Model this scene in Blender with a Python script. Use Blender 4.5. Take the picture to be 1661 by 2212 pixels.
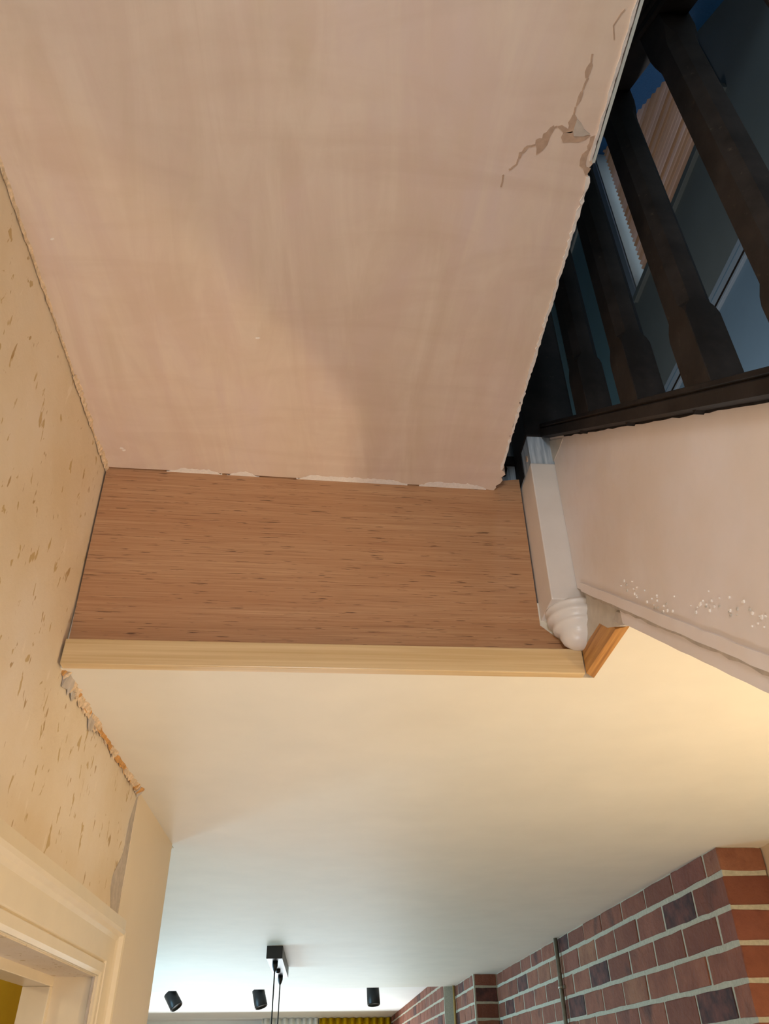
import bpy, bmesh, math, random
from mathutils import Vector, Matrix
random.seed(7)
for o in list(bpy.data.objects): bpy.data.objects.remove(o)
SC = bpy.context.scene
COL = SC.collection

# ------------------------------------------------------------------ camera
# u = measuring unit (height of the low ceiling above the lens); 1 u = S metres
S = 0.455
CZ = 1.75
F = 1675.0
PP = (830.5, 1106.0)
def _rot(a):
    v = Vector(a); return Matrix.Rotation(v.length, 3, v.normalized())
_a = math.atan2(.58, .81)
CAMR = _rot((.008, .011, -.069)) @ Matrix(((1, 0, 0), (0, -math.sin(_a), -math.cos(_a)), (0, math.cos(_a), -math.sin(_a))))
cam_d = bpy.data.cameras.new('camera'); cam = bpy.data.objects.new('camera', cam_d); COL.objects.link(cam)
cam_d.sensor_fit = 'HORIZONTAL'; cam_d.sensor_width = 36.0; cam_d.lens = F / 1661 * 36.0
cam_d.clip_start = 0.01
cam.matrix_world = Matrix.Translation((0, 0, CZ)) @ CAMR.to_4x4()
SC.camera = cam

def ray(px, py): return CAMR @ Vector((px - PP[0], -(py - PP[1]), -F))
def onx(px, py, x): r = ray(px, py); return r * (x / r.x)
def ony(px, py, y): r = ray(px, py); return r * (y / r.y)
def onz(px, py, z): r = ray(px, py); return r * (z / r.z)
def U(x, y=None, z=None):
    if y is None: x, y, z = x
    return Vector((x * S, y * S, CZ + z * S))

# ------------------------------------------------------------------ light
vs = SC.view_settings
vs.view_transform = 'Standard'; vs.look = 'None'; vs.gamma = 1.0; vs.use_curve_mapping = False
vs.exposure = -0.06
W = bpy.data.worlds.new('World'); SC.world = W; W.use_nodes = True
W.node_tree.nodes['Background'].inputs[0].default_value = (.62, .76, .92, 1)
W.node_tree.nodes['Background'].inputs[1].default_value = 1.1

def lamp(name, kind, loc, power, color, size=.05, rot=None, sy=None, spread=None):
    d = bpy.data.lights.new(name, kind); d.energy = power; d.color = color
    o = bpy.data.objects.new(name, d); COL.objects.link(o); o.location = loc
    if kind == 'AREA':
        d.shape = 'RECTANGLE'; d.size = size; d.size_y = sy or size
        if spread: d.spread = math.radians(spread)
    else: d.shadow_soft_size = size
    if rot is not None: o.rotation_euler = rot
    return o
# warm kitchen lamp beyond the stair, out of frame on the right and below the stair soffit
lamp('kitchen_lamp_light', 'POINT', U(2.26, 1.95, -.50), 16.5, (1, .78, .48), .03)
# soft hall lamp below the frame
lamp('hall_lamp_light', 'POINT', U(-.12, 1.3, -1.5), 12.5, (.95, .96, 1.0), .10)
# point light standing in for unseen cool daylight behind the camera
lamp('hall_rear_light', 'POINT', U(-.2, -1.6, .6), 22.0, (.84, .93, 1.0), .12)
# added upstairs fill to light the blind and walls, hidden behind the newel
lamp('upstairs_fill_light', 'POINT', U(1.12, 2.92, 2.35), 5.0, (1, .95, .95), .05)
# daylight at the near end of the upper stairwell
lamp('stairwell_daylight', 'POINT', U(1.0, -1.0, 4.3), 9.0, (.66, .84, 1.0), .15)
# daylight entering the far room through its side window and garden window
lamp('side_window_daylight', 'AREA', U(-5.2, 10.5, -.6), 100.0, (.36, .72, 1.0), 2.0, (0, -math.pi / 2, 0), 1.1)
lamp('garden_window_daylight', 'AREA', U(-1.0, 20.3, -1.6), 100.0, (.84, .94, 1.0), 2.6, (-math.pi / 2, 0, 0), 1.6)
# weak fill added inside the yellow room, no lamp known there
lamp('yellow_room_fill', 'POINT', U(-2.2, 2.2, .6), 4.0, (1, .86, .62), .06)

# ------------------------------------------------------------------ helpers
MATS = {}
def nodes_mat(name, rough=.6, spec=.4):
    m = bpy.data.materials.new(name); m.use_nodes = True
    nt = m.node_tree; b = nt.nodes['Principled BSDF']
    b.inputs['Roughness'].default_value = rough
    b.inputs['Specular IOR Level'].default_value = spec
    MATS[name] = m
    return m, nt, b
def srgb(r, g, b):
    f = lambda c: (c / 255 / 12.92) if c / 255 <= .04045 else ((c / 255 + .055) / 1.055) ** 2.4
    return (f(r), f(g), f(b), 1)
def coords(nt, scale=(1, 1, 1), rot=(0, 0, 0)):
    t = nt.nodes.new('ShaderNodeTexCoord'); mp = nt.nodes.new('ShaderNodeMapping')
    mp.inputs['Scale'].default_value = scale; mp.inputs['Rotation'].default_value = rot
    nt.links.new(t.outputs['Object'], mp.inputs[0]); return mp.outputs[0]
def noise(nt, vec, scale, detail=4, rough=.55, dist=0):
    n = nt.nodes.new('ShaderNodeTexNoise'); n.inputs['Scale'].default_value = scale
    n.inputs['Detail'].default_value = detail; n.inputs['Roughness'].default_value = rough
    n.inputs['Distortion'].default_value = dist
    nt.links.new(vec, n.inputs['Vector']); return n.outputs[0]
def ramp(nt, fac, stops):
    r = nt.nodes.new('ShaderNodeValToRGB'); e = r.color_ramp.elements
    while len(e) < len(stops): e.new(.5)
    for i, (p, c) in enumerate(stops): e[i].position = p; e[i].color = c
    nt.links.new(fac, r.inputs[0]); return r.outputs[0]
def mix(nt, fac, a, b, mode='MIX'):
    m = nt.nodes.new('ShaderNodeMix'); m.data_type = 'RGBA'; m.blend_type = mode
    for i, v in ((0, fac), (6, a), (7, b)):
        if hasattr(v, 'is_linked') or hasattr(v, 'links'): nt.links.new(v, m.inputs[i])
        else: m.inputs[i].default_value = v
    return m.outputs[2]
def bump(nt, b, h, strength=.2, dist=.004):
    n = nt.nodes.new('ShaderNodeBump'); n.inputs['Strength'].default_value = strength
    n.inputs['Distance'].default_value = dist
    nt.links.new(h, n.inputs['Height']); nt.links.new(n.outputs[0], b.inputs['Normal'])
G = lambda v: (v, v, v, 1)
def simple(name, col, rough=.5, spec=.4, var=.12, nscale=30, bmp=.1, metal=0):
    m, nt, b = nodes_mat(name, rough, spec)
    v = coords(nt); n = noise(nt, v, nscale, 5)
    lo = tuple(c * (1 - var) for c in col[:3]) + (1,); hi = tuple(min(1, c * (1 + var)) for c in col[:3]) + (1,)
    nt.links.new(ramp(nt, n, [(.3, lo), (.7, hi)]), b.inputs['Base Color'])
    b.inputs['Metallic'].default_value = metal
    if bmp: bump(nt, b, n, bmp, .002)
    return m

# pink skim plaster: long trowel streaks, tan and pink drying patches
m, nt, b = nodes_mat('pink_plaster', .75, .25)
v1 = coords(nt, (2.6, 1.0, 1), (0, 0, .25)); n1 = noise(nt, v1, 3.0, 5, .55, .6)
v2 = coords(nt, (8, 1.3, 1), (0, 0, .10)); n2 = noise(nt, v2, 2.2, 5, .6, 1.2)
v4 = coords(nt, (2.2, 9, 1), (0, 0, .5)); n4 = noise(nt, v4, 1.6, 5, .6, 1.5)
v3 = coords(nt); n3 = noise(nt, v3, 130, 3)
c = ramp(nt, n1, [(.3, srgb(214, 194, 172)), (.5, srgb(218, 196, 180)), (.72, srgb(220, 200, 192))])
c = mix(nt, ramp(nt, n2, [(.42, G(0)), (.66, G(.8))]), c, srgb(226, 208, 190))
c = mix(nt, ramp(nt, n4, [(.45, G(0)), (.7, G(.3))]), c, srgb(202, 177, 156))
nt.links.new(c, b.inputs['Base Color']); bump(nt, b, n3, .06, .002)
MPINK = m

# old stripped wall: cream distemper with ochre nicks and pale scuffs
m, nt, b = nodes_mat('stripped_wall', .7, .3)
va = coords(nt); na = noise(nt, va, 5, 5, .6)
c = ramp(nt, na, [(.3, srgb(216, 196, 165)), (.5, srgb(222, 205, 180)), (.7, srgb(226, 212, 194))])
vb = coords(nt, (1, 1, .45)); nb = noise(nt, vb, 66, 3, .5, .4)
vm = noise(nt, va, 4.5, 2)
c = mix(nt, ramp(nt, nb, [(.655, G(0)), (.685, G(.75))]), c, srgb(182, 150, 92))
vc = coords(nt, (1, .8, .3)); nc = noise(nt, vc, 90, 2, .5, .3)
c = mix(nt, ramp(nt, nc, [(.69, G(0)), (.72, G(.8))]), c, srgb(166, 132, 80))
nd = noise(nt, coords(nt, (1, 1.4, .4), (.3, 0, 0)), 30, 3)
c = mix(nt, ramp(nt, nd, [(.66, G(0)), (.71, G(.5))]), c, srgb(236, 222, 204))
nt.links.new(c, b.inputs['Base Color'])
ne = noise(nt, va, 55, 5, .65); bump(nt, b, ne, .22, .004)
MWALL = m

MCREAM = simple('painted_ceiling', srgb(238, 230, 213), .55, .35, .03, 7, .03)
MWHITEWALL = simple('painted_wall', srgb(232, 214, 186), .5, .4, .02, 6, .03)
MEXT = simple('white_ceiling', srgb(246, 246, 242), .6, .3, .02, 6, .02)
MGLOSS = simple('gloss_white', srgb(224, 217, 211), .32, .5, .04, 18, .12)
MGLOSSY = simple('gloss_cream', srgb(226, 210, 182), .3, .5, .03, 20, .08)
MGREYFILL = simple('grey_filler', srgb(186, 174, 162), .8, .2, .15, 70, .35)
MGREYPLAST = simple('grey_plaster', srgb(196, 188, 176), .55, .35, .10, 45, .3)
MDARK = simple('dark_gap', srgb(40, 34, 30), .9, .1, .2, 60, 0)
MTAN = simple('browning_plaster', srgb(186, 158, 136), .8, .2, .14, 90, .3)
MCHALK = simple('chalk_smear', srgb(238, 230, 222), .8, .2, .06, 220, .3)
MORANGE = simple('torn_paper_orange', srgb(204, 152, 92), .8, .2, .2, 160, .4)
MPAPER = simple('torn_paper', srgb(216, 190, 158), .8, .2, .22, 200, .5)
MBLACKPL = simple('black_plastic', srgb(28, 28, 28), .4, .4, .1, 40, 0)
MCANOPY = simple('lamp_black_metal', srgb(34, 35, 36), .4, .45, .1, 30, 0, .3)
MSTEEL = simple('galvanised_steel', srgb(150, 146, 132), .38, .5, .12, 90, .1, .8)
MBRASS = simple('brass_pipe', srgb(190, 160, 100), .38, .5, .1, 90, .1, .6)
MMORTAR = simple('mortar', srgb(176, 170, 150), .9, .15, .13, 120, .5)
MYELLOW = simple('yellow_paint', srgb(205, 168, 12), .6, .3, .05, 8, .03)
MCURT = simple('mustard_fabric', srgb(205, 160, 12), .85, .1, .12, 90, .2)
MSHEER = simple('sheer_fabric', srgb(238, 236, 226), .8, .1, .04, 60, .1)
MFLOOR = simple('floor_boards', srgb(150, 110, 74), .5, .4, .15, 10, .1)
MBLUE = simple('blue_paint', srgb(44, 98, 148), .6, .3, .12, 220, .4)
MGREY = simple('grey_wall_paint', srgb(112, 122, 122), .55, .3, .04, 9, .03)
MBLUEGREY = simple('blue_grey_wall_paint', srgb(112, 140, 160), .5, .3, .04, 9, .03)
MTRIM = simple('pale_blue_trim', srgb(150, 168, 182), .4, .4, .03, 12, .03)
MFRAME = simple('window_frame_white', srgb(205, 212, 208), .35, .5, .03, 12, .02)
MTEAL = simple('teal_door_paint', srgb(126, 166, 176), .45, .4, .05, 9, .03)
MGREEN = simple('dark_green_paint', srgb(24, 70, 48), .45, .4, .08, 20, .03)
MCARPET = simple('stair_carpet', srgb(70, 70, 74), .95, .05, .2, 200, .4)

# black gloss with rubbed brown dust
m, nt, b = nodes_mat('black_gloss', .6, .22)
n = noise(nt, coords(nt), 16, 6, .65)
n5 = noise(nt, coords(nt), 140, 3)
c = ramp(nt, n, [(.4, srgb(22, 18, 16)), (.72, srgb(44, 39, 37))])
c = mix(nt, ramp(nt, n5, [(.66, G(0)), (.78, G(.5))]), c, srgb(84, 74, 64))
nt.links.new(c, b.inputs['Base Color']); bump(nt, b, n5, .08, .001)
MBLACK = m
# brushed white over blue-grey
m, nt, b = nodes_mat('brushed_primer', .5, .35)
n = noise(nt, coords(nt, (1, 1, .06)), 130, 4, .6)
nt.links.new(ramp(nt, n, [(.36, srgb(140, 156, 172)), (.6, srgb(206, 214, 222))]), b.inputs['Base Color']); bump(nt, b, n, .2, .002)
MPRIMER = m
# white stair side: gloss with worn matt patches near its lower edge
m, nt, b = nodes_mat('stair_side_white', .35, .45)
n = noise(nt, coords(nt), 7, 4); nf = noise(nt, coords(nt, (1, 1.4, 1)), 26, 5, .6)
c = ramp(nt, n, [(.35, srgb(222, 210, 202)), (.65, srgb(228, 219, 217))])
nt.links.new(c, b.inputs['Base Color'])
nt.links.new(ramp(nt, nf, [(.5, G(.3)), (.62, G(.5))]), b.inputs['Roughness']); bump(nt, b, nf, .12, .003)
MSIDE = m
# plywood: warm veneer, fine horizontal figure and short dark pores
m, nt, b = nodes_mat('plywood_veneer', .42, .4)
n1 = noise(nt, coords(nt, (.9, 1, 90)), 5, 6, .75, .1)
n2 = noise(nt, coords(nt, (2.6, 1, 60)), 9, 3, .5)
n3 = noise(nt, coords(nt, (.5, 1, 9)), 4, 4)
n4 = noise(nt, coords(nt, (1.2, 1, 70)), 6, 2, .4, .1)
c = ramp(nt, n1, [(.3, srgb(164, 118, 84)), (.5, srgb(190, 146, 108)), (.7, srgb(210, 170, 130))])
c = mix(nt, ramp(nt, n3, [(.35, G(0)), (.7, G(.5))]), c, srgb(170, 118, 80))
c = mix(nt, ramp(nt, n2, [(.63, G(0)), (.67, G(.85))]), c, srgb(88, 56, 40))
c = mix(nt, ramp(nt, n4, [(.66, G(0)), (.72, G(.55))]), c, srgb(120, 76, 52))
nt.links.new(c, b.inputs['Base Color']); bump(nt, b, n1, .06, .001)
MPLY = m
def wood(name, c1, c2, sc, rough=.4, rings=3.0):
    m, nt, b = nodes_mat(name, rough, .45)
    n = noise(nt, coords(nt, sc), rings, 5, .6, .35)
    nt.links.new(ramp(nt, n, [(.3, c1), (.7, c2)]), b.inputs['Base Color']); bump(nt, b, n, .05, .001)
    return m
MPINE = wood('varnished_pine', srgb(205, 172, 122), srgb(228, 202, 158), (.8, 40, 55), .28)
MPINE2 = wood('raw_pine_offcut', srgb(150, 98, 46), srgb(214, 160, 92), (60, 2.0, 40), .5)
# blind slat wood, tone varies from slat to slat
m, nt, b = nodes_mat('blind_wood', .35, .4)
oi = nt.nodes.new('ShaderNodeObjectInfo')
n = noise(nt, coords(nt, (40, 1.2, 40)), 3, 4)
c = ramp(nt, oi.outputs['Random'], [(0, srgb(198, 154, 116)), (.35, srgb(216, 180, 152)), (.7, srgb(226, 196, 180)), (1, srgb(232, 208, 200))])
c = mix(nt, ramp(nt, n, [(.4, G(.25)), (.6, G(0))]), c, srgb(160, 110, 70))
nt.links.new(c, b.inputs['Base Color']); MSLAT = m
MSLATRAIL = simple('blind_rail_wood', srgb(196, 132, 66), .4, .4, .08, 30, 0)
# bricks
m, nt, b = nodes_mat('red_brick', .85, .2)
oi = nt.nodes.new('ShaderNodeObjectInfo')
vec = coords(nt)
add = nt.nodes.new('ShaderNodeVectorMath'); add.operation = 'ADD'
comb = nt.nodes.new('ShaderNodeCombineXYZ')
mul = nt.nodes.new('ShaderNodeMath'); mul.operation = 'MULTIPLY'; mul.inputs[1].default_value = 37.0
nt.links.new(oi.outputs['Random'], mul.inputs[0]); nt.links.new(mul.outputs[0], comb.inputs[0]); nt.links.new(mul.outputs[0], comb.inputs[1])
nt.links.new(vec, add.inputs[0]); nt.links.new(comb.outputs[0], add.inputs[1])
n1 = noise(nt, add.outputs[0], 11, 5, .6); n2 = noise(nt, add.outputs[0], 5.5, 3, .5); n3 = noise(nt, add.outputs[0], 70, 5, .65)
c = ramp(nt, oi.outputs['Random'], [(0, srgb(118, 72, 56)), (.3, srgb(136, 84, 64)), (.6, srgb(146, 92, 70)), (.85, srgb(128, 78, 64)), (1, srgb(154, 106, 78))])
c = mix(nt, ramp(nt, n1, [(.35, G(.55)), (.6, G(0))]), c, srgb(104, 58, 46))
c = mix(nt, ramp(nt, n2, [(.6, G(0)), (.72, G(.75))]), c, srgb(66, 48, 46))
nt.links.new(c, b.inputs['Base Color']); n4 = noise(nt, add.outputs[0], 26, 3, .5, 1.5)
bump(nt, b, mix(nt, .5, n3, n4), .8, .010)
MBRICK = m
m, nt, b = nodes_mat('burnt_brick', .85, .2)
n1 = noise(nt, coords(nt), 22, 5, .6)
nt.links.new(ramp(nt, n1, [(.35, srgb(62, 44, 42)), (.7, srgb(112, 68, 58))]), b.inputs['Base Color']); bump(nt, b, n1, .5, .006)
MBURNT = m
m, nt, b = nodes_mat('window_glass', .02, .5)
b.inputs['Transmission Weight'].default_value = 1.0; b.inputs['IOR'].default_value = 1.02
b.inputs['Base Color'].default_value = (.95, 1, 1, 1); MGLASS = m

def mesh(name, verts, faces, mat, parent=None, smooth=False):
    me = bpy.data.meshes.new(name); me.from_pydata([tuple(v) for v in verts], [], faces); me.update()
    bm = bmesh.new(); bm.from_mesh(me); bmesh.ops.recalc_face_normals(bm, faces=bm.faces); bm.to_mesh(me); bm.free()
    if smooth:
        for p in me.polygons: p.use_smooth = True
    return link(name, me, mat, parent)
def link(name, me, mat, parent=None):
    if mat and not me.materials: me.materials.append(mat)
    o = bpy.data.objects.new(name, me); COL.objects.link(o)
    if parent: attach(o, parent)
    return o
def attach(o, parent):
    o.parent = parent
    o.matrix_parent_inverse = world_of(parent).inverted()
def world_of(o):
    m = Matrix.LocRotScale(o.location, o.rotation_euler, o.scale)
    if o.parent: m = world_of(o.parent) @ o.matrix_parent_inverse @ m
    return m
def tag(o, label, cat=None, group=None, kind=None):
    o['label'] = label
    if cat: o['category'] = cat
    if group: o['group'] = group
    if kind: o['kind'] = kind
    return o
def struct(o, label=None):
    o['kind'] = 'structure'
    if label: o['label'] = label
    return o
def thing(name, loc, label, cat, group=None):
    o = bpy.data.objects.new(name, None); COL.objects.link(o); o.location = loc; o.empty_display_size = .05
    return tag(o, label, cat, group)
BOXF = [(0, 1, 2, 3), (7, 6, 5, 4), (0, 4, 5, 1), (1, 5, 6, 2), (2, 6, 7, 3), (3, 7, 4, 0)]
def boxv(a, b_):
    (x0, y0, z0), (x1, y1, z1) = a, b_
    return [Vector(p) for p in ((x0, y0, z0), (x1, y0, z0), (x1, y1, z0), (x0, y1, z0), (x0, y0, z1), (x1, y0, z1), (x1, y1, z1), (x0, y1, z1))]
def bevel_mesh(me, w, seg=2):
    bm = bmesh.new(); bm.from_mesh(me)
    bmesh.ops.bevel(bm, geom=list(bm.edges), offset=w, segments=seg, affect='EDGES', profile=.6)
    bm.to_mesh(me); bm.free()
def ubox(name, a, b_, mat, parent=None, bev=0):
    """box between two corners given in u"""
    o = mesh(name, boxv(U(a), U(b_)), BOXF, mat, parent)
    if bev: bevel_mesh(o.data, bev)
    return o
def prism(name, pts, vec, mat, parent=None, bev=0):
    """polygon (world points) swept by vec"""
    n = len(pts); v = [Vector(p) for p in pts] + [Vector(p) + Vector(vec) for p in pts]
    f = [tuple(range(n)), tuple(range(2 * n - 1, n - 1, -1))] + [(i, (i + 1) % n, n + (i + 1) % n, n + i) for i in range(n)]
    o = mesh(name, v, f, mat, parent)
    if bev: bevel_mesh(o.data, bev, 1)
    return o
def tube(name, path, r, mat, parent=None, n=10):
    vs_, fs = [], []
    for i, p in enumerate(path):
        p = Vector(p); d = (Vector(path[min(i + 1, len(path) - 1)]) - Vector(path[max(i - 1, 0)])).normalized()
        a = d.orthogonal().normalized(); c_ = d.cross(a)
        for k in range(n):
            t = 2 * math.pi * k / n; vs_.append(p + (a * math.cos(t) + c_ * math.sin(t)) * r)
    for i in range(len(path) - 1):
        for k in range(n): fs.append((i * n + k, i * n + (k + 1) % n, (i + 1) * n + (k + 1) % n, (i + 1) * n + k))
    fs.append(tuple(range(n))); fs.append(tuple(range(len(vs_) - 1, len(vs_) - n - 1, -1)))
    return mesh(name, vs_, fs, mat, parent, True)
def lathe(name, prof, c, mat, parent=None, n=32, axis='Z'):
    vs_, fs = [], []
    for r, z in prof:
        for k in range(n):
            t = 2 * math.pi * k / n; vs_.append(Vector(c) + Vector((r * math.cos(t), r * math.sin(t), z)))
    for i in range(len(prof) - 1):
        for k in range(n): fs.append((i * n + k, i * n + (k + 1) % n, (i + 1) * n + (k + 1) % n, (i + 1) * n + k))
    fs.append(tuple(range(n))); fs.append(tuple(range(len(vs_) - 1, len(vs_) - n - 1, -1)))
    return mesh(name, vs_, fs, mat, parent, True)
R = random.uniform

# ------------------------------------------------------------------ levels (u, relative to the lens)
FL = -CZ / S                 # floor
ZL = 1.004                   # low ceiling
ZP = 1.735                   # pink ceiling
XL = -.812                   # hall left wall
XR = 2.15                    # brick / upper right wall
YP = 2.22                    # plywood face
XB = .577                    # right edge of the pink ceiling
YBACK = -5.0
YEND = 22.7

# ------------------------------------------------------------------ setting
struct(ubox('floor', (-6, YBACK, FL - .3), (3.2, YEND + .5, FL), MFLOOR), 'brown floor running through hall and kitchen')
# pink ceiling slab with a ragged right edge
yply = lambda x, z: YP - .052 * max(0, min(1, (.56 - x) / 1.37)) * (z - 1.03) / .70
pts = [(XL, YBACK), (XL, yply(XL, ZP) - .006)]
xs = -.80
while xs < .555:
    pts.append((xs, yply(xs, ZP) - .006 + R(-.0015, .0015))); xs += R(.04, .09)
pts += [(.562, 2.219), (.573, 2.226), (.581, 2.205), (.577, 2.196), (.592, 2.178), (.596, 2.16), (.588, 2.146), (.6, 2.128), (.592, 2.112), (.583, 2.104), (.588, 2.085), (.580, 2.07)]
yy = 2.05
while yy > .98:
    pts.append((XB + R(-.004, .005) + (.004 if R(0, 1) > .8 else 0), yy)); yy -= R(.008, .022)
pts += [(.566, .975), (.575, .965), (.580, .955), (.581, .93)]
yy = .9
while yy > .4: pts.append((.577 + R(-.001, .001), yy)); yy -= .05
pts.append((.577, YBACK))
ceil = prism('ceiling', [U(x, y, ZP) for x, y in pts], (0, 0, .022), MPINK)
struct(ceil, 'pink skim-plastered hall ceiling with torn edge at the stairwell')
# torn plaster-board edge band along the ragged side
def edge_strip(name, z0, mat, y0, y1, w0, w1, off, step, jit, parent):
    a, b2 = [], []; y = y0
    while y > y1:
        a.append(U(XB + off - w0 + R(-jit, jit), y, ZP - z0)); b2.append(U(XB + off + w1 + R(-jit, jit) * .6, y, ZP - z0 * .5)); y -= step * R(.6, 1.4)
    n = len(a); v = a + b2 + [p + Vector((0, 0, .004)) for p in a] + [p + Vector((0, 0, .004)) for p in b2]
    f = []
    for i in range(n - 1):
        f += [(i, i + 1, n + i + 1, n + i), (2 * n + i, 3 * n + i, 3 * n + i + 1, 2 * n + i + 1), (i, 2 * n + i, 2 * n + i + 1, i + 1), (n + i, n + i + 1, 3 * n + i + 1, 3 * n + i)]
    f += [(0, n, 3 * n, 2 * n), (n - 1, 3 * n - 1, 4 * n - 1, 2 * n - 1)]
    return mesh(name, v, f, mat, parent)
edge_strip('torn_plaster_edge', .004, MCHALK, 2.10, .99, .002, .006, 0, .012, .0035, ceil)
edge_strip('corner_bead', .004, MFRAME, .955, YBACK, .003, .004, .001, .05, .0005, ceil)['label'] = 'pale bead along the ceiling edge'
edge_strip('corner_bead', .005, MCHALK, .95, .3, .011, -.004, 0, .02, .002, ceil)
edge_strip('bead_gap', .0045, MDARK, .945, .2, .0042, -.0032, 0, .03, .0003, ceil)
# peeled patches of browning on the pink skim (outlines from the photograph on the ceiling plane)
def crop(pts, x0, y0, k): return [(x0 + a * k, y0 + b_ * k) for a, b_ in pts]
K = 280 / 1661
CHIPS = [
    [(1410, 190), (1426, 240), (1395, 330), (1362, 405), (1330, 405), (1322, 330), (1345, 270), (1385, 215)],
    [(1298, 552), (1302, 605), (1275, 690), (1235, 745), (1205, 775), (1222, 700), (1238, 645), (1265, 590)],
    [(1190, 862), (1224, 918), (1205, 1000), (1180, 1090), (1140, 1110), (1045, 1102), (1020, 1070), (965, 1025), (1030, 1008), (1108, 1058), (1120, 1020), (1108, 975), (1140, 930), (1165, 880)],
    [(1165, 1085), (1178, 1150), (1300, 1150), (1395, 1140), (1340, 1190), (1240, 1228), (1130, 1222), (1042, 1230), (1018, 1165), (1048, 1110)],
    [(925, 1010), (940, 1045), (880, 1150), (840, 1260), (780, 1330), (700, 1390), (705, 1310), (688, 1250), (695, 1195), (740, 1175), (775, 1180), (790, 1120), (830, 1100), (880, 1040)],
    [(590, 1265), (600, 1290), (560, 1350), (520, 1375), (505, 1420), (485, 1445), (468, 1435), (480, 1360), (515, 1350), (545, 1300)],
    [(398, 1538), (402, 1560), (385, 1575), (375, 1556)], [(285, 1640), (292, 1655), (278, 1668), (262, 1655)],
    [(1395, 1160), (1452, 1140), (1440, 1190), (1420, 1260), (1395, 1320), (1360, 1330), (1352, 1280), (1380, 1240)],
    [(1350, 1330), (1390, 1325), (1350, 1420), (1335, 1500), (1345, 1545), (1400, 1560), (1380, 1600), (1345, 1650), (1325, 1650), (1300, 1560), (1255, 1530), (1262, 1450), (1290, 1380)],
]
for i, ch in enumerate(CHIPS):
    p = [U(onz(x, y, ZP)) + Vector((0, 0, -.0006)) for x, y in crop(ch, 1040, 100, K)]
    prism('peeled_patch', p, (0, 0, .0010), MTAN, ceil)
p = [U(onz(x, y, ZP)) + Vector((0, 0, -.0010)) for x, y in crop([(1224, 930), (1275, 985), (1310, 1060), (1385, 1120), (1300, 1150), (1180, 1148), (1172, 1085), (1200, 1000)], 1040, 100, K)]
prism('peeled_patch', p, (0, 0, .0010), MGREYFILL, ceil)
# hairline cracks joining the patches
def crack(name, pix, parent, zz=ZP, w=.0009, mat=MTAN):
    q = [U(onz(x, y, zz)) for x, y in pix]; vv, ff = [], []
    for i, pnt in enumerate(q):
        d = (q[min(i + 1, len(q) - 1)] - q[max(i - 1, 0)]).normalized(); s_ = Vector((-d.y, d.x, 0)) * w
        for dz in (-.0006, .0002): vv += [pnt + s_ + Vector((0, 0, dz)), pnt - s_ + Vector((0, 0, dz))]
    for i in range(len(q) - 1):
        a = i * 4; ff += [(a, a + 1, a + 5, a + 4), (a + 2, a + 6, a + 7, a + 3), (a, a + 4, a + 6, a + 2), (a + 1, a + 3, a + 7, a + 5)]
    return mesh(name, vv, ff, mat, parent)
for line in ([(1422, 95), (1410, 150), (1408, 195)], [(1365, 405), (1330, 470), (1300, 552)], [(1205, 775), (1195, 820), (1185, 865)], [(688, 1260), (640, 1275), (595, 1278)],
             [(470, 1440), (450, 1510), (400, 1545)], [(380, 1570), (350, 1580)], [(275, 1665), (268, 1740), (248, 1800)], [(938, 1035), (968, 1025)]):
    crack('hairline_crack', crop(line, 1040, 100, K), ceil)
crack('hairline_crack', [(1327, 85), (1325, 55), (1342, 28), (1350, 20)], ceil, w=.0006)
# dry white smears of filler where the pink ceiling meets the plywood
for a, b2 in ((360, 480), (490, 560), (640, 880), (905, 1050)):
    lo, hi = [], []; x = a
    while x <= b2:
        yb = 1014 + (x - 232) * .0545
        t = min(1, (x - a) / 30, (b2 - x) / 30); t = max(t, .15)
        lo.append((x, yb - 1)); hi.append((x, yb - 2 - 9 * t + R(-1.5, 1.5))); x += 5
    prism('filler_smear', [U(onz(x, y, ZP)) + Vector((0, 0, -.0005)) for x, y in lo + hi[::-1]], (0, 0, .0008), MCHALK, ceil)
for cx, cy in ((262, 968), (268, 972), (112, 516), (556, 730)):
    p = [(cx + R(3, 6) * math.cos(t * 1.05), cy + R(1.5, 3) * math.sin(t * 1.05)) for t in range(6)]
    prism('filler_fleck', [U(onz(x, y, ZP)) + Vector((0, 0, -.0005)) for x, y in p], (0, 0, .0008), MCHALK, ceil)

# low ceiling
YLE = 12.8
lowc = prism('ceiling', [U(x, y, ZL) for x, y in ((XL, YP + .004), (.822, YP + .004), (.822, 1.83), (2.75, 1.83), (2.75, 12.45), (-5.6, 13.35), (-5.6, 4.5), (XL, 4.5))], (0, 0, .12), MCREAM)
struct(lowc, 'smooth cream-painted low ceiling beyond the plywood fascia')
extc = struct(ubox('ceiling', (-5.6, 12.2, 1.16), (2.75, YEND + .6, 1.42), MEXT), 'bright white ceiling of the far extension')
# left wall of the hall, with the doorway cut out of it
DY0, DY1, DZ = 1.63, 3.31, .30
WT = .24
wl = struct(ubox('wall_left', (XL - WT, YBACK, DZ), (XL, 3.462, 2.6), MWALL), 'old cream hall wall with ochre nicks, stripped of paper')
ubox('wall_section', (XL - WT, YBACK, FL), (XL, DY0, DZ), MWALL, wl)
ubox('wall_section', (XL - WT, DY1, FL), (XL - .001, 3.462, DZ), MWALL, wl)
wl2 = struct(ubox('wall_left', (XL - WT, 3.475, FL), (XL + .004, 4.41, 1.3), MWHITEWALL), 'smooth painted end of the left wall beside the doorway')
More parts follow.
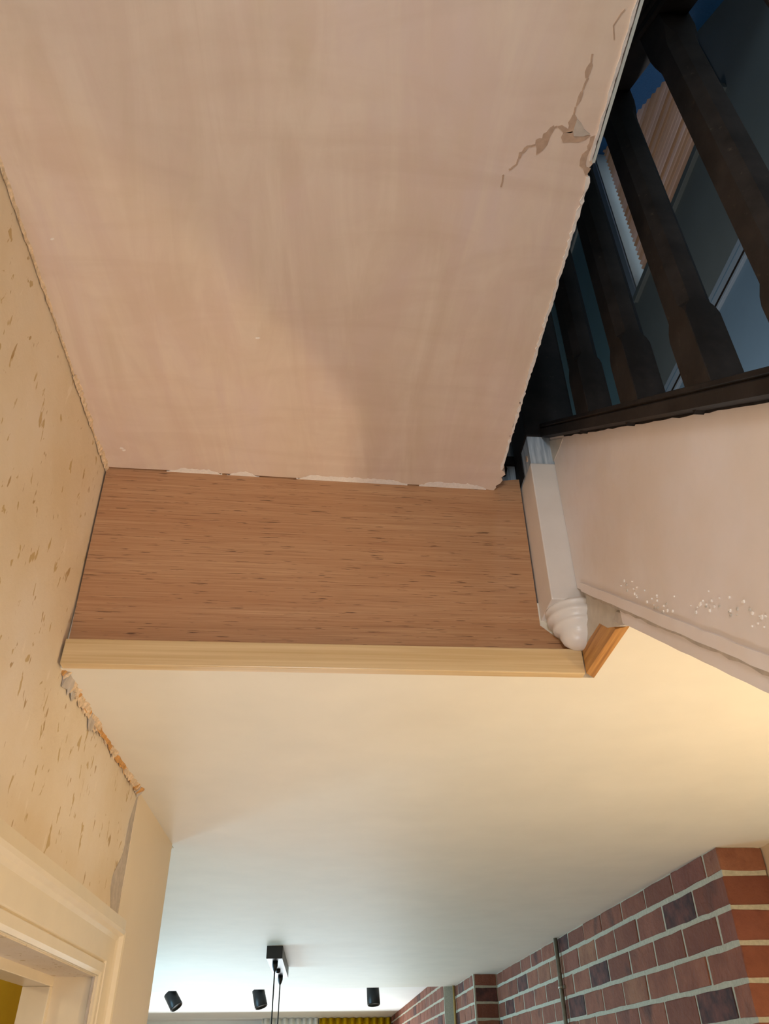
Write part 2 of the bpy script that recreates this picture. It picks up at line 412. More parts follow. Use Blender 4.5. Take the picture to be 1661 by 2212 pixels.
# grey filled joint between the two wall finishes
jz = [.98 - i * .03 for i in range(60)]
lft = [U(XL + .002, 3.462 - R(.0, .006) - (.17 * max(0, min(1, (.97 - z) / .30)) * (.75 + .25 * math.sin(z * 23)) if z > .45 else .17), z) for z in jz]
rgt = [U(XL + .002, 3.474 + R(0, .003), z) for z in jz]
n = len(jz); v = lft + rgt + [p + Vector((-.004, 0, 0)) for p in lft + rgt]
f = []
for i in range(n - 1): f += [(i, i + 1, n + i + 1, n + i), (i, 2 * n + i, 2 * n + i + 1, i + 1), (n + i, n + i + 1, 3 * n + i + 1, 3 * n + i)]
mesh('filled_joint', v, f, MGREYFILL, wl2)
# torn plaster along the junction of left wall and pink ceiling
def rag(name, y0, y1, z, dx, dz, mat, parent, step=.016, jit=.004, thick=.0035, xo=0):
    """ragged fringe lying in the wall/ceiling corner"""
    vv, ff, i = [], [], 0; y = y0
    while y < y1:
        a = dx * R(.5, 1.1); c_ = dz * R(.5, 1.1)
        ring = [U(XL - .003, y, z + .002), U(XL + xo + a, y + R(-jit, jit), z + .001), U(XL + xo + a * .7, y + R(-jit, jit), z - c_ * .45), U(XL + .0035 + R(0, .002), y + R(-jit, jit), z - c_)]
        vv += ring; y += step * R(.4, 1.5); i += 1
    for k in range(i - 1):
        for q in range(4): ff.append((k * 4 + q, k * 4 + (q + 1) % 4, k * 4 + 4 + (q + 1) % 4, k * 4 + 4 + q))
    ff += [(0, 1, 2, 3), tuple((i - 1) * 4 + q for q in (3, 2, 1, 0))]
    return mesh(name, vv, ff, mat, parent)
rag('torn_plaster_edge', YBACK, 2.21, ZP, .009, .010, MPAPER, wl, .012)
rag('torn_plaster_edge', 1.72, 1.95, ZP, .016, .016, MPAPER, wl, .010)
rag('torn_plaster_edge', 2.02, 2.21, ZP, .018, .02, MPAPER, wl, .012)
rag('torn_plaster_edge', .5, 1.5, ZP, .011, .013, MPAPER, wl, .02)
# torn lining paper below the low ceiling
rag('torn_paper_edge', 2.24, 3.47, ZL, .017, .020, MORANGE, wl, .02, .003)
for y0, y1, a, c_, mt in ((2.25, 2.52, .026, .030, MPAPER), (2.26, 2.40, .018, .042, MGREYFILL), (2.5, 2.72, .022, .034, MPAPER), (2.58, 2.66, .016, .050, MGREYFILL), (2.9, 3.0, .020, .028, MPAPER), (3.15, 3.46, .026, .026, MPAPER), (3.36, 3.47, .034, .024, MORANGE), (3.40, 3.45, .028, .034, MGREYFILL)):
    rag('torn_paper_edge', y0, y1, ZL, a, c_, mt, wl, .016, .004)
for i in range(26):   # curled paper shreds
    y = R(2.27, 3.45); p0 = U(XL + .01, y, ZL - .02); L_ = R(.005, .012)
    d = Vector((R(.1, .7), R(-.8, .8), -R(.2, 1))).normalized() * L_; w_ = Vector((R(-.2, .2), 1, R(-.6, .6))).normalized() * R(.0012, .003)
    q = [p0 - w_, p0 + w_, p0 + d * .6 + w_ * .8, p0 + d + w_ * .1, p0 + d * .7 - w_ * .7]
    prism('paper_shred', q, (.0006, 0, .0004), random.choice((MPAPER, MORANGE, MPAPER)), wl)
for i in range(14):   # fibres in the gap beside the plywood
    z = R(1.02, 1.74); p0 = U(XL + .003, YP - .004, z); d = Vector((R(.3, 1), -R(0, .4), R(-1, .6))).normalized() * R(.004, .010)
    w_ = Vector((0, -.2, 1)).normalized() * .0009
    prism('paper_shred', [p0 - w_, p0 + w_, p0 + d], (0, -.0006, 0), MPAPER, wl)

# other shell walls
struct(ubox('wall_back', (-1.4, YBACK - .3, FL), (3.2, YBACK, 8.6), MWHITEWALL), 'painted wall at the near end of the hall')
struct(ubox('wall_front', (-6, YEND + .6, FL), (3.2, YEND + .9, 1.42), MEXT), 'white far wall behind the curtains')
struct(ubox('wall_left', (-5.9, 4.2, FL), (-5.6, YEND + .6, 1.42), MEXT), 'white side wall of the far room')
struct(ubox('wall_left', (-5.6, 4.2, FL), (XL - WT, 4.41, 1.3), MWHITEWALL), 'painted wall turning away behind the doorway')
# ------------------------------------------------------------------ brick wall on the right
wr = struct(ubox('wall_right', (XR + .02, 4.47, FL), (2.75, YEND + .6, 1.30), MMORTAR), 'red brick wall with grey mortar joints below the low ceiling')
struct(ubox('wall_right', (2.412, -5, FL), (2.75, 4.46, 1.30), MWHITEWALL), 'painted wall beside the end of the bricks')
ubox('mortar_bed', (XR + .004, 4.5, FL), (XR + .05, 11.3, ZL), MMORTAR, wr)
ubox('mortar_bed', (XR + .004, 4.420, FL), (2.40, 4.50, ZL), MMORTAR, wr)
ubox('mortar_bed', (1.862, 10.971, FL), (XR + .1, 12.7, ZL), MMORTAR, wr)
ubox('mortar_bed', (1.714, 12.62, FL), (XR + .1, YEND, 1.16), MMORTAR, wr)
def brick_mesh(lx, ly, lz, seed):
    """rough hand-made brick, size in metres, origin at its centre"""
    rr = random.Random(seed); bm = bmesh.new(); bmesh.ops.create_cube(bm, size=1)
    for vtx in bm.verts: vtx.co = Vector((vtx.co.x * lx, vtx.co.y * ly, vtx.co.z * lz))
    longe = [e for e in bm.edges if e.calc_length() > max(lx, ly) * .9]
    bmesh.ops.subdivide_edges(bm, edges=longe, cuts=2, use_grid_fill=True)
    bmesh.ops.bevel(bm, geom=[e for e in bm.edges if len(e.link_faces) == 2 and e.link_faces[0].normal.dot(e.link_faces[1].normal) < .5], offset=.0022, segments=1, affect='EDGES')
    for vtx in bm.verts: vtx.co += Vector((rr.uniform(-.0008, .0008), rr.uniform(-.0012, .0012), rr.uniform(-.0016, .0016)))
    me = bpy.data.meshes.new('brick'); bm.to_mesh(me); bm.free(); return me
CH = .167; J = .026                    # course height and bed joint (u)
Z1 = .872                              # first bed joint below the ceiling
VJ = .020
LB = .497
meshes = {}
def brick(cx, cy, cz, lx, ly, lz, mat):
    key = (round(lx, 3), round(ly, 3), round(lz, 3), mat.name, random.randrange(3))
    if key not in meshes: meshes[key] = brick_mesh(lx * S, ly * S, lz * S, len(meshes) + 11); meshes[key].materials.append(mat)
    o = bpy.data.objects.new('brick', meshes[key]); COL.objects.link(o)
    o.location = U(cx, cy, cz) + Vector((R(-.001, .001), 0, 0)); attach(o, wr); return o
def course_z(i):
    if i == 0: return Z1 + J / 2, ZL - .002
    t = Z1 - (i - 1) * CH - J / 2; return t - (CH - J), t
TH = .10
NB = 6
BURN = {(1, 1), (0, 7), (2, 5), (3, 6), (1, 10), (2, 12), (3, 13), (4, 1), (5, 4)}
stuff_pieces = []
for ci in range(18):
    z0, z1 = course_z(ci); cz, lz = (z0 + z1) / 2, z1 - z0
    y = 4.415; k = 0
    while y < 11.2:
        L_ = LB - VJ
        if k == 0: L_ = (.19 if ci % 2 == 0 else .43)
        L_ = min(L_, 11.28 - y)
        if k == 0:
            if ci < NB: brick(XR + .1275, y + L_ / 2, cz, .255, L_, lz, MBRICK)
            else: stuff_pieces.append((XR + .1275, y + L_ / 2, cz, .255, L_, lz))
        elif ci < NB:
            brick(XR + TH / 2, y + L_ / 2, cz, TH, L_, lz, MBURNT if (ci, k) in BURN else MBRICK)
        else: stuff_pieces.append((XR + TH / 2, y + L_ / 2, cz, TH, L_, lz))
        y += L_ + VJ; k += 1
    # far pier: end face, side, and the run beyond it
    if ci < NB:
        brick(2.01, 10.965 + .02, cz, .265, .04, lz, MBURNT if ci % 3 == 1 else MBRICK)
        y = 11.02; k = 0
        while y < 12.6:
            L_ = (LB - VJ) if (k or ci % 2) else .22
            brick(1.858 + .03, y + L_ / 2, cz, .06, L_, lz, MBURNT if (ci * 3 + k) % 7 == 2 else MBRICK); y += L_ + VJ; k += 1
for ci in range(-1, 4):
    z0, z1 = (course_z(ci) if ci > 0 else (Z1 - (ci - 1) * CH - J / 2 - (CH - J), min(1.158, Z1 - (ci - 1) * CH - J / 2)))
    y = 12.66; k = 0
    while y < 22.2:
        L_ = (LB - VJ) if (k or ci % 2) else .22
        brick(1.71 + .03, y + L_ / 2, (z0 + z1) / 2, .06, L_, z1 - z0, MBURNT if (ci * 5 + k * 3) % 11 == 2 else MBRICK); y += L_ + VJ; k += 1
vv, ff = [], []
for cx, cy, cz, lx, ly, lz in stuff_pieces:
    n0 = len(vv); vv += boxv(U(cx - lx / 2, cy - ly / 2, cz - lz / 2), U(cx + lx / 2, cy + ly / 2, cz + lz / 2)); ff += [tuple(n0 + i for i in f_) for f_ in BOXF]
o = mesh('lower_bricks', vv, ff, MBRICK, wr); o['kind'] = 'stuff'
# conduits on the bricks
def conduit(px, py, x, y, r, mat, label, clipz):
    t = thing('conduit_pipe', U(x, y, FL), label, 'pipe')
    tube('pipe', [U(x, y, FL), U(x, y, -1), U(x, y, ZL)], r, mat, t, 12)
    for cz in clipz:
        lathe('saddle_clip', [(r + .0035, -.006), (r + .0045, 0), (r + .0035, .006)], U(x, y, cz), mat, t, 14)
        ubox('clip_foot', (x + .01, y - .05, cz - .012), (XR + .004 if x > 2 else x + .03, y + .05, cz + .012), mat, t)
p = onz(1199, 2024, ZL)
conduit(0, 0, XR - .028, p.y * (XR - .028) / p.x, .0085, MSTEEL, 'galvanised conduit running down the brick wall', [.62, -.4])
p = onx(980, 2135, 1.83)
conduit(0, 0, 1.83, p.y, .008, MBRASS, 'thin brassy pipe on the far brick pier', [.3])

# ------------------------------------------------------------------ plywood fascia and battens
cols = [XL + .006 + (.675 - XL - .006) * i / 24 for i in range(25)] + [.6751, .70, .725, .75, .784]
v, f = [], []
NR = 8
for x in cols:
    top = 1.765 + .025 * max(0, (x - .5) / .18) if x <= .675 else 1.182 - (x - .675) * .88
    for r_ in range(NR + 1):
        z = 1.085 + (top - 1.085) * r_ / NR
        v.append(U(x, yply(x, z), z))
nv = len(v); v += [p_ + Vector((0, .012, 0)) for p_ in v]
for i in range(len(cols) - 1):
    for r_ in range(NR):
        a = i * (NR + 1) + r_; q = (a, a + NR + 1, a + NR + 2, a + 1); f += [q, tuple(nv + k for k in q[::-1])]
    a = i * (NR + 1); f += [(a, nv + a, nv + a + NR + 1, a + NR + 1), (a + NR, a + 2 * NR + 1, nv + a + 2 * NR + 1, nv + a + NR)]
for r_ in range(NR):
    for a in (r_, (len(cols) - 1) * (NR + 1) + r_): f.append((a, a + 1, nv + a + 1, nv + a))
ply = mesh('plywood_panel', v, f, MPLY)
tag(ply, 'reddish-brown plywood fascia panel between pink ceiling and pine batten', 'panel')
bat = ubox('pine_batten', (XL + .008, YP - .036, 1.0), (.786, YP - .0005, 1.083), MPINE, None, .0016)
tag(bat, 'long varnished pine batten along the bottom of the plywood panel', 'batten')
# short return piece with a snapped end
st = []
for (x, z) in ((.788, 1.001), (.822, 1.001), (.822, 1.075), (.788, 1.078)):
    st.append((x, z))
ends = [1.893, 1.868, 1.905, 1.935]
v = [U(x, YP - .002 if i in (1, 2) else YP - .036, z) for i, (x, z) in enumerate(st)] + [U(x, e, z) for (x, z), e in zip(st, ends)]
mid = [U(.80, 1.878, 1.0), U(.812, 1.862, 1.002), U(.818, 1.895, 1.03), U(.802, 1.91, 1.05), U(.792, 1.92, 1.03)]
rt = mesh('pine_offcut', v, BOXF, MPINE2)
tag(rt, 'short grainy pine offcut with a snapped end below the newel', 'batten')
for i in range(9):
    x0 = R(.79, .82); z0 = R(1.0, 1.06); p0 = U(x0, 1.90, z0); d = Vector((R(-.2, .2), -R(.5, 1), R(-.2, .3))).normalized() * R(.006, .016); w_ = Vector((1, .3, R(-.6, .6))).normalized() * R(.001, .0028)
    prism('splinter', [p0 - w_, p0 + w_, p0 + d], (0, 0, .0012), random.choice((MPINE2, MPAPER, MCHALK)), rt)

# ------------------------------------------------------------------ staircase
stair = thing('staircase', U(.80, -2.0, FL), 'staircase with white side string, black balusters and white newel post', 'staircase')
XS = .768                              # left face of the white string
bl = (2.035, 1.209); sl = .778         # lower edge of the string
tl = (1.935, 1.760); st_ = .803        # lower edge of the black capping
zb = lambda y: bl[1] + (y - bl[0]) * sl
zc = lambda y: tl[1] + (y - tl[0]) * st_
YS0 = -3.6
NY = 2.075
sd = prism('stair_string', [U(XS, y, z) for y, z in ((NY, zb(NY)), (NY, zc(NY) + .02), (YS0, zc(YS0) + .02), (YS0, zb(YS0)))], (.032, 0, 0), MSIDE, stair)
sd['label'] = 'white painted stair string'
# rough bead and crack along its lower edge, then the plasterboard edge of the soffit
def raked(name, x0, x1, f0, f1, y0, y1, mat, n=1, jit=0):
    v, f = [], []
    for i in range(n + 1):
        y = y0 + (y1 - y0) * i / n
        a, b2 = f0(y) + R(-jit, jit), f1(y) + R(-jit, jit)
        xx = x0 + R(-jit, jit) * .5
        v += [U(xx, y, a), U(x1, y, a), U(x1, y, b2), U(xx, y, b2)]
    for i in range(n):
        for q in range(4): f.append((i * 4 + q, i * 4 + (q + 1) % 4, i * 4 + 4 + (q + 1) % 4, i * 4 + 4 + q))
    f += [(0, 1, 2, 3), tuple(n * 4 + q for q in (3, 2, 1, 0))]
    return mesh(name, v, f, mat, stair)
raked('edge_bead', XS - .006, XS + .03, lambda y: zb(y) - .004, lambda y: zb(y) + .030, YS0, 2.03, MSIDE, 160, .002)
raked('filler_line', XS + .001, XS + .03, lambda y: zb(y) - .016, lambda y: zb(y) + .004, YS0, 2.02, MGREYFILL, 180, .003)
raked('soffit_edge', XS + .004, XS + .03, lambda y: zb(y) - .056, lambda y: zb(y) - .014, YS0, 1.80, MSIDE, 120, .0015)
raked('stair_soffit', XS + .02, XR + .02, lambda y: zb(y) - .05, lambda y: zb(y) - .02, YS0, 1.83, MCREAM)
# white flakes of plaster along the worn lower edge
for i in range(110):
    y = R(.7, 1.75); zz = zb(y) + R(.06, .11) + .03 * math.sin(y * 11); r_ = R(.0004, .0019)
    p0 = U(XS, y, zz); q = [p0 + Vector((-.0012, r_ * math.cos(t) * R(.6, 1.3), r_ * math.sin(t) * R(.6, 1.3))) for t in (0, 1.2 + R(-.4, .4), 2.5, 3.8 + R(-.4, .4), 5)]
    prism('plaster_fleck', q, (.0014, 0, 0), MCHALK if i % 3 else MGREYPLAST, stair)
# plaster patch between newel drop and pine offcut
pp = [(1258, 1274), (1300, 1296), (1346, 1318), (1356, 1346), (1338, 1352), (1312, 1356), (1294, 1346), (1268, 1386), (1250, 1416), (1244, 1400), (1252, 1370), (1257, 1330), (1254, 1300)]
pt = prism('plaster_patch', [U(onx(x, y, .786)) for x, y in pp], (.012, 0, 0), MGREYPLAST, stair); pt['label'] = 'rough grey plaster patch'
lump = [(1330, 1318), (1352, 1326), (1358, 1345), (1340, 1352), (1322, 1340)]
prism('plaster_lump', [U(onx(x, y, .776)) for x, y in lump], (.010, 0, 0), MGREYFILL, stair, .0015)
# moulded black capping on the string
prof = [(.748, 0), (.735, .004), (.735, .040), (.741, .046), (.735, .052), (.739, .066), (.752, .072), (.822, .072), (.828, .0), (.80, 0)]
v, f = [], []
for y in (NY, YS0):
    v += [U(x, y, zc(y) + dz) for x, dz in prof]
n = len(prof); f = [(i, (i + 1) % n, n + (i + 1) % n, n + i) for i in range(n)] + [tuple(range(n)), tuple(range(2 * n - 1, n - 1, -1))]
mesh('string_capping', v, f, MBLACK, stair)['label'] = 'black moulded capping rail'
raked('paint_line', XS - .002, XS + .02, lambda y: zc(y) - .006, lambda y: zc(y) + .02, YS0, NY - .14, MBLACK, 200, .0025)
# handrail, parallel to the capping
HR = lambda y: 2.204 + (y - .91) * .803
prof = [(.742, 0), (.735, .006), (.735, .03), (.728, .036), (.728, .05), (.715, .06), (.706, .085), (.706, .125), (.725, .160), (.775, .172), (.825, .160), (.845, .125), (.845, .085), (.835, .06), (.822, .05), (.822, .036), (.815, .03), (.815, .0)]
v = []
for y in (2.09, YS0): v += [U(x, y, HR(y) + dz) for x, dz in prof]
n = len(prof); f = [(i, (i + 1) % n, n + (i + 1) % n, n + i) for i in range(n)] + [tuple(range(n)), tuple(range(2 * n - 1, n - 1, -1))]
mesh('handrail', v, f, MBLACK, stair)['label'] = 'black moulded handrail'
# stop-chamfered balusters
def baluster_mesh():
    w, d = .093 / 2, .080 / 2; c_ = .020
    zt = 1.13
    lev = [(-.045, 0), (.175, 0), (.195, .35), (.215, 1), (.235, 1), (zt - .10, 1), (zt - .08, .9), (zt - .05, .35), (zt - .02, 0), (zt + .10, 0)]
    v, f = [], []
    for z, k in lev:
        e = max(c_ * k, .0015)
        for x, y in ((-d + e, -w), (d - e, -w), (d, -w + e), (d, w - e), (d - e, w), (-d + e, w), (-d, w - e), (-d, -w + e)): v.append(Vector((x * S, y * S, z * S)))
    for i in range(len(lev) - 1):
        for q in range(8): f.append((i * 8 + q, i * 8 + (q + 1) % 8, i * 8 + 8 + (q + 1) % 8, i * 8 + 8 + q))
    f += [tuple(range(8)), tuple(len(v) - 1 - i for i in range(8))]
    me = bpy.data.meshes.new('baluster'); me.from_pydata(v, [], f); me.update(); me.materials.append(MBLACK)
    return me
bme = baluster_mesh()
for k in range(-1, 15):
    y = 1.106 + .298 * (2 - k)
    if y > 1.99: continue
    o = bpy.data.objects.new('baluster', bme); COL.objects.link(o); o.location = U(.785, y, zc(y) + .072); attach(o, stair)
# newel post
NX0, NX1, NY0, NY1 = .681, .872, 2.078, 2.265
nw = ubox('newel_post', (NX0, NY0, 1.20), (NX1, NY1, 1.752), MGLOSS, stair, .002); nw['label'] = 'white gloss newel post'
ubox('newel_primer', (NX0 + .004, NY0 + .004, 1.745), (NX1 - .004, NY1 - .004, 1.885), MPRIMER, nw, .001)
ubox('newel_top', (NX0 - .002, NY0 - .003, 1.88), (NX1 + .002, NY1, 3.15), MBLACK, nw, .003)
ubox('newel_black_edge', (NX0 - .0005, NY0 + .10, 1.77), (NX0 + .01, NY1 + .005, 1.9), MBLACK, nw)
drop = [(.0, .0)]
prof = [(.093, .0), (.093, -.008), (.086, -.018), (.090, -.026), (.088, -.038), (.074, -.048), (.077, -.056), (.074, -.068), (.058, -.078), (.058, -.090), (.050, -.108), (.030, -.124), (.006, -.130)]
lathe('newel_drop', [(r * S * 1.03, z * S) for r, z in prof], U(.777, 2.158, 1.202), MGLOSS, nw, 40)
prism('wood_knot_hole', [U(NX0 - .001, NY0 + .035 + .008 * math.cos(t), 1.80 + .014 * math.sin(t)) for t in (0, .8, 1.6, 2.4, 3.2, 4, 4.8, 5.6)], (.002, 0, 0), MTAN, nw)
# rough corner of plaster beside the newel, above the string
cp = [(1183, 952), (1215, 947), (1209, 965), (1196, 995), (1190, 1000), (1186, 975)]
prism('plaster_patch', [U(onx(x, y, XS - .002)) for x, y in cp], (.004, 0, 0), MGREYPLAST, stair)
# steps
rise, going = .43, .43 / .79
for i in range(16):
    y1 = 2.26 - i * going; z1 = 1.86 - i * rise
    ubox('tread', (.80, y1 - going - .05, z1 - rise - .06), (XR, y1, z1 - rise), MCARPET, stair)
    ubox('riser', (.80, y1 - .04, z1 - rise), (XR, y1, z1 - .06), MCARPET, stair)

# ------------------------------------------------------------------ landing edge behind the plywood
land = ubox('landing_apron', (XL, 2.285, 1.70), (NX1, 2.36, 1.905), MPRIMER)
tag(land, 'blue-white painted landing apron seen in the gap beside the newel', 'board')
ubox('landing_nosing', (XL, 2.272, 1.905), (NX1, 2.36, 1.945), MBLACK, land)
ubox('landing_board', (XL, 2.31, 1.945), (NX1, 2.36, 2.25), MPRIMER, land)
pb = [(1080, 1004), (1091, 1003), (1096, 1012), (1093, 1028), (1080, 1031), (1074, 1022)]
prism('broken_hole', [U(ony(x, y, 2.283)) for x, y in pb], (0, .002, 0), MDARK, land)
struct(ubox('floor', (XL, 2.37, 1.2), (XR, 4.9, 1.86), MFLOOR), 'upper landing floor')
struct(ubox('floor', (XL, YBACK, ZP + .06), (.50, 2.27, 1.95), MFLOOR), 'upper floor over the pink ceiling')

# ------------------------------------------------------------------ upstairs, seen through the balusters
WY0, WY1, WZ0, WZ1 = 2.07, 3.50, 4.60, 6.70
zs = lambda y: 5.02 + (y - 1.742) * .838
wu = struct(ubox('wall_right', (XR, YBACK, 3.66), (XR + .3, WY0, 8.6), MGREY), 'dark grey upstairs wall around the blind window')
ubox('wall_section', (XR, WY1, 3.66), (XR + .3, 3.80, 8.6), MGREY, wu)
ubox('wall_section', (XR, WY0, 3.66), (XR + .3, WY1, WZ0), MGREY, wu)
ubox('wall_section', (XR, WY0, WZ1), (XR + .3, WY1, 8.6), MGREY, wu)
ubox('wall_section', (XR, 3.80, 1.2), (XR + .3, 5.2, 8.6), MTEAL, wu)
ubox('lower_wall', (XR, YBACK, 1.30), (XR + .3, 3.80, 3.52), MBLUEGREY, wu)['label'] = 'blue-grey lower wall'
tr = struct(ubox('trim_1', (XR - .02, YBACK, 3.515), (XR + .01, 3.80, 3.655), MTRIM, None, .002), 'pale blue dado rail on the upstairs wall')
ubox('trim_groove', (XR - .023, YBACK, 3.60), (XR - .0195, 3.80, 3.61), MBLUEGREY, tr)
ubox('trim_groove', (XR - .024, YBACK, 3.535), (XR - .0195, 3.80, 3.548), MDARK, tr)
struct(ubox('wall_front', (XL, 5.0, 1.2), (XR + .3, 5.3, 8.6), MTEAL), 'pale teal upstairs end wall')
d2 = struct(ubox('trim_2', (XR - .07, 3.78, 1.86), (XR, 3.86, 6.05), MGREEN), 'dark green upright beside the upstairs window')
struct(ubox('trim_3', (XR - .02, 3.86, 6.28), (XR, 4.9, 6.62), MFRAME), 'white horizontal moulding upstairs')
struct(ubox('wall_left', (XL - .1, YBACK, 2.0), (XL, 5.2, 8.6), MGREY), 'grey upstairs wall over the hall')
# sloping blue soffit of the next flight, ending in a bulkhead, and the flat ceiling of the near stairwell
v = []
for y in (1.0, 5.2):
    for x in (XL, XR + .2): v += [U(x, y, zs(y)), U(x, y, zs(y) + .15)]
struct(mesh('ceiling', v, [(0, 2, 6, 4), (1, 5, 7, 3), (0, 1, 3, 2), (4, 6, 7, 5), (0, 4, 5, 1), (2, 3, 7, 6)], MBLUE), 'dark blue sloping soffit above the stairs')
struct(ubox('wall_front', (XL, .9, zs(1.0)), (XR + .2, 1.0, 6.0), MGREY), 'grey bulkhead over the stairs')
struct(ubox('ceiling', (XL, YBACK, 5.9), (XR + .2, 1.0, 6.1), MEXT), 'white ceiling over the near end of the stairs')
# window
wn = bpy.data.objects.new('window_1', None); COL.objects.link(wn); wn.location = U(XR + .2, 2.8, WZ0); struct(wn, 'white upstairs window behind the wooden blind')
fx0, fx1 = XR + .17, XR + .24
ubox('window_frame', (fx0, WY0, WZ0), (fx1, WY0 + .10, WZ1), MFRAME, wn, .002)
ubox('window_frame', (fx0, WY1 - .06, WZ0), (fx1, WY1, WZ1), MFRAME, wn, .002)
ubox('window_frame', (fx0, WY0 + .1, WZ0), (fx1, WY1 - .06, WZ0 + .10), MFRAME, wn, .002)
ubox('window_frame', (fx0, WY0 + .1, WZ1 - .1), (fx1, WY1 - .06, WZ1), MFRAME, wn, .002)
ubox('pane', (fx0 + .03, WY0 + .1, WZ0 + .1), (fx0 + .036, WY1 - .06, WZ1 - .1), MGLASS, wn)
ubox('reveal', (XR + .002, WY1 - .004, WZ0), (fx0, WY1 + .004, WZ1), MFRAME, wn)
ubox('reveal', (XR + .002, WY0 - .004, WZ0), (fx0, WY0 + .004, WZ1), MFRAME, wn)
ubox('window_sill', (XR - .03, WY0 - .06, WZ0 - .055), (fx0, WY1 + .04, WZ0), MGREY, wn, .002)
ubox('architrave', (XR - .012, WY1 + .005, WZ0), (XR + .002, WY1 + .13, WZ1), MTRIM, wn, .001)
ubox('edge_bead', (XR - .012, 2.035, WZ0), (XR + .002, 2.065, WZ1), MTRIM, wn)
# wooden venetian blind
bt = thing('venetian_blind', U(XR + .06, 2.76, WZ0 + .03), 'wooden venetian blind with pinkish-brown slats in upstairs window', 'blind')
BX = XR + .075
PZ = .0555; ang = math.radians(25); hw = .029
sv = []
for sx, sz in [(-1, 0), (-.5, -.10), (0, -.14), (.5, -.10), (1, 0), (1, .10), (.5, .02), (0, -.02), (-.5, .02), (-1, .10)]:
    sx *= hw; sz *= hw
    sv.append(((sx * math.cos(ang) + sz * math.sin(ang)) * S, (-sx * math.sin(ang) + sz * math.cos(ang)) * S))
by0, by1 = WY0 + .015, WY1 - .06
n = len(sv)
v = [Vector((x, by0 * S, z)) for x, z in sv] + [Vector((x, by1 * S, z)) for x, z in sv]
sme = bpy.data.meshes.new('slat'); sme.from_pydata(v, [], [tuple(range(n - 1, -1, -1)), tuple(range(n, 2 * n))] + [(q, (q + 1) % n, n + (q + 1) % n, n + q) for q in range(n)]); sme.update(); sme.materials.append(MSLAT)
for i in range(37):
    o = bpy.data.objects.new('slat', sme); COL.objects.link(o); o.location = U(BX, 0, WZ0 + .095 + i * PZ); o.rotation_euler = (0, R(-.05, .05), 0); attach(o, bt)
ubox('bottom_rail', (BX - .035, by0, WZ0 + .022), (BX + .02, by1, WZ0 + .055), MSLATRAIL, bt, .001)
for cy in (by0 + .2, by1 - .22):
    tube('ladder_cord', [U(BX - .045, cy, WZ0 + .05), U(BX - .045, cy, WZ1 - .05)], .0012, MSLATRAIL, bt, 6)

# ------------------------------------------------------------------ doorway on the left
dr = bpy.data.objects.new('door_1', None); COL.objects.link(dr); dr.location = U(XL, 2.5, FL); struct(dr, 'cream gloss doorway with moulded architrave in the left wall')
# architrave profile: (distance outward from the opening, projection from wall)
APR = [(0.0, -.02), (0.0, .012), (.012, .018), (.040, .018), (.046, .010), (.052, .020), (.125, .024), (.140, .030), (.148, .046), (.160, .050), (.166, .040), (.205, .034), (.205, -.02)]
def arch(name, path):
    """path: list of (y,z,dy,dz) with outward mitre offset per unit width"""
    v, f = [], []; n = len(APR)
    for y, z, dy, dz in path:
        for w_, pr in APR: v.append(U(XL + pr, y + dy * w_, z + dz * w_))
    for i in range(len(path) - 1):
        for q in range(n): f.append((i * n + q, i * n + (q + 1) % n, (i + 1) * n + (q + 1) % n, (i + 1) * n + q))
    f += [tuple(range(n)), tuple(range(len(v) - 1, len(v) - 1 - n, -1))]
    return mesh(name, v, f, MGLOSSY, dr)
AY0, AY1, AZ = DY0 + .02, 3.30, .305
arch('architrave_head', [(AY0, AZ, -1, 1), (AY1, AZ, 1, 1)])
arch('architrave_jamb', [(AY1, AZ, 1, 1), (AY1, FL, 1, 0)])
arch('architrave_jamb', [(AY0, FL, -1, 0), (AY0, AZ, -1, 1)])
ubox('door_lining', (XL - WT, AY0 - .02, AZ - .002), (XL + .004, AY1 + .02, AZ + .04), MGLOSSY, dr)
ubox('door_lining', (XL - WT, AY1 - .002, FL), (XL + .004, AY1 + .03, AZ), MGLOSSY, dr)
ubox('door_lining', (XL - WT, AY0 - .03, FL), (XL + .004, AY0 + .002, AZ), MGLOSSY, dr)
ubox('door_stop', (XL - .235, AY0, AZ - .035), (XL - .14, AY1, AZ), MGLOSSY, dr, .001)
ubox('door_stop', (XL - .235, AY1 - .035, FL), (XL - .14, AY1, AZ - .035), MGLOSSY, dr, .001)
ubox('door_stop', (XL - .235, AY0, FL), (XL - .14, AY0 + .035, AZ - .035), MGLOSSY, dr, .001)
# yellow room beyond
struct(ubox('wall_left', (-5.6, -.4, FL), (-5.3, 4.2, 1.4), MYELLOW), 'mustard yellow wall of the room behind the doorway')
struct(ubox('wall_front', (-5.3, 3.9, FL), (XL - WT, 4.19, 1.4), MYELLOW), 'mustard yellow end wall behind the doorway')
struct(ubox('wall_back', (-5.3, -.6, FL), (XL - WT, -.4, 1.4), MYELLOW), 'mustard yellow near wall behind the doorway')
struct(ubox('ceiling', (-5.6, -.6, 1.2), (XL - WT, 4.2, 1.4), MEXT), 'white ceiling of the yellow room')

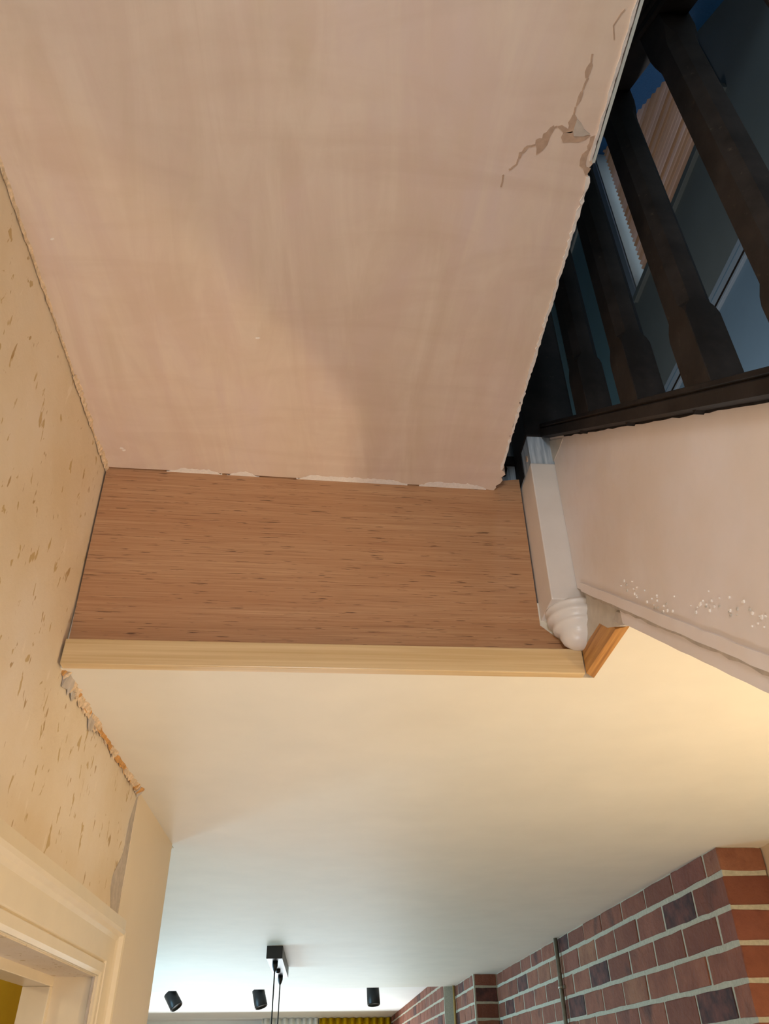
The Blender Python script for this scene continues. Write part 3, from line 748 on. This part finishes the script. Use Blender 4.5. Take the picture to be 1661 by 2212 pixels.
# ------------------------------------------------------------------ far room
pc = onz(594, 2043, ZL); pe = onz(609, 2110, ZL - .10)
cy0 = pc.y; cx = pc.x
pend = thing('pendant_lamp', U(cx, cy0 + .8, ZL), 'black bar pendant fitting with two thin cords on the far ceiling', 'lamp')
cy1 = cy0 + 1.75
ubox('canopy', (cx - .075, cy0, ZL - .105), (cx + .075, cy1, ZL), MCANOPY, pend, .002)
for q in (.22, 1.5):
    lathe('cord_grip', [(.012, 0), (.012, -.018), (.007, -.032), (.003, -.04)], U(cx, cy0 + q, ZL - .105), MBLACKPL, pend, 16)
    tube('cord', [U(cx, cy0 + q, ZL - .15), U(cx, cy0 + q, 0), U(cx, cy0 + q, -1.3)], .0028, MBLACKPL, pend, 8)
    lathe('lamp_shade', [(.02, .10), (.03, .09), (.10, .0), (.098, -.002), (.028, .085)], U(cx, cy0 + q, -1.5), MCANOPY, pend, 24)
lathe('fixing_knob', [(.011, 0), (.011, -.012), (.004, -.016)], U(cx, cy0 + .9, ZL - .105), MBLACKPL, pend, 16)
def spot(px, py0, py1, tilt, roll, where):
    p = onz(px, py0, 1.09); base = U(p.x, p.y, 1.16)
    t = thing('ceiling_spotlight', base, 'black cylinder spotlight, ' + where, 'spotlight', 'spotlights on the far ceiling')
    lathe('ceiling_plate', [(.045, 0), (.045, -.008), (.04, -.012)], base, MBLACKPL, t, 20)
    tube('stem', [base + Vector((0, 0, -.01)), base + Vector((0, 0, -.03))], .008, MBLACKPL, t, 8)
    c_ = base + Vector((0, 0, -.082)); d = Vector((math.sin(roll) , math.sin(tilt), -1)).normalized()
    o = lathe('lamp_body', [(.02, .056), (.042, .050), (.044, -.056), (.040, -.060), (.036, -.05)], (0, 0, 0), MBLACKPL, None, 24)
    o.rotation_euler = d.to_track_quat('-Z', 'Y').to_euler(); o.location = c_
    attach(o, t)
spot(376, 2141, 0, -.3, .85, 'tilted most, nearest the left wall end')
spot(562, 2137, 0, -.2, .3, 'middle one, beside the pendant cords')
spot(806, 2131, 0, -.2, .05, 'hanging straight, above the yellow curtain')
# curtain rail, curtains
CY = 22.3
zr = ony(700, 2196, CY).z
rail = tag(tube('curtain_rail', [U(-4.8, CY, zr), U(1.66, CY, zr)], .014, MEXT, None, 10), 'white curtain rail across the far wall', 'rail')
def curtain(name, x0, x1, y, folds, mat, label, depth):
    n = folds * 8; v, f = [], []
    for j, z in enumerate((zr - .03, zr - .18, -1.2, FL + .05)):
        for i in range(n + 1):
            t = i / n; xx = x0 + (x1 - x0) * t
            v.append(U(xx, y + depth * math.sin(t * folds * 2 * math.pi + .6 * math.sin(7 * t)) * (1 + .1 * j), z))
    for j in range(3):
        for i in range(n): f.append((j * (n + 1) + i, j * (n + 1) + i + 1, (j + 1) * (n + 1) + i + 1, (j + 1) * (n + 1) + i))
    o = mesh(name, v, f, mat, None, True)
    md = o.modifiers.new('thickness', 'SOLIDIFY'); md.thickness = .004
    return tag(o, label, 'curtain')
x0 = ony(690, 2200, CY).x; x1 = ony(872, 2194, CY).x
curtain('curtain', x0, x1, CY - .02, 12, MCURT, 'gathered mustard yellow curtain beside the far brick wall', .07)
xw0 = ony(566, 2204, CY).x
curtain('curtain', xw0, x0 - .03, CY - .02, 9, MSHEER, 'white sheer curtain left of the yellow one', .05)
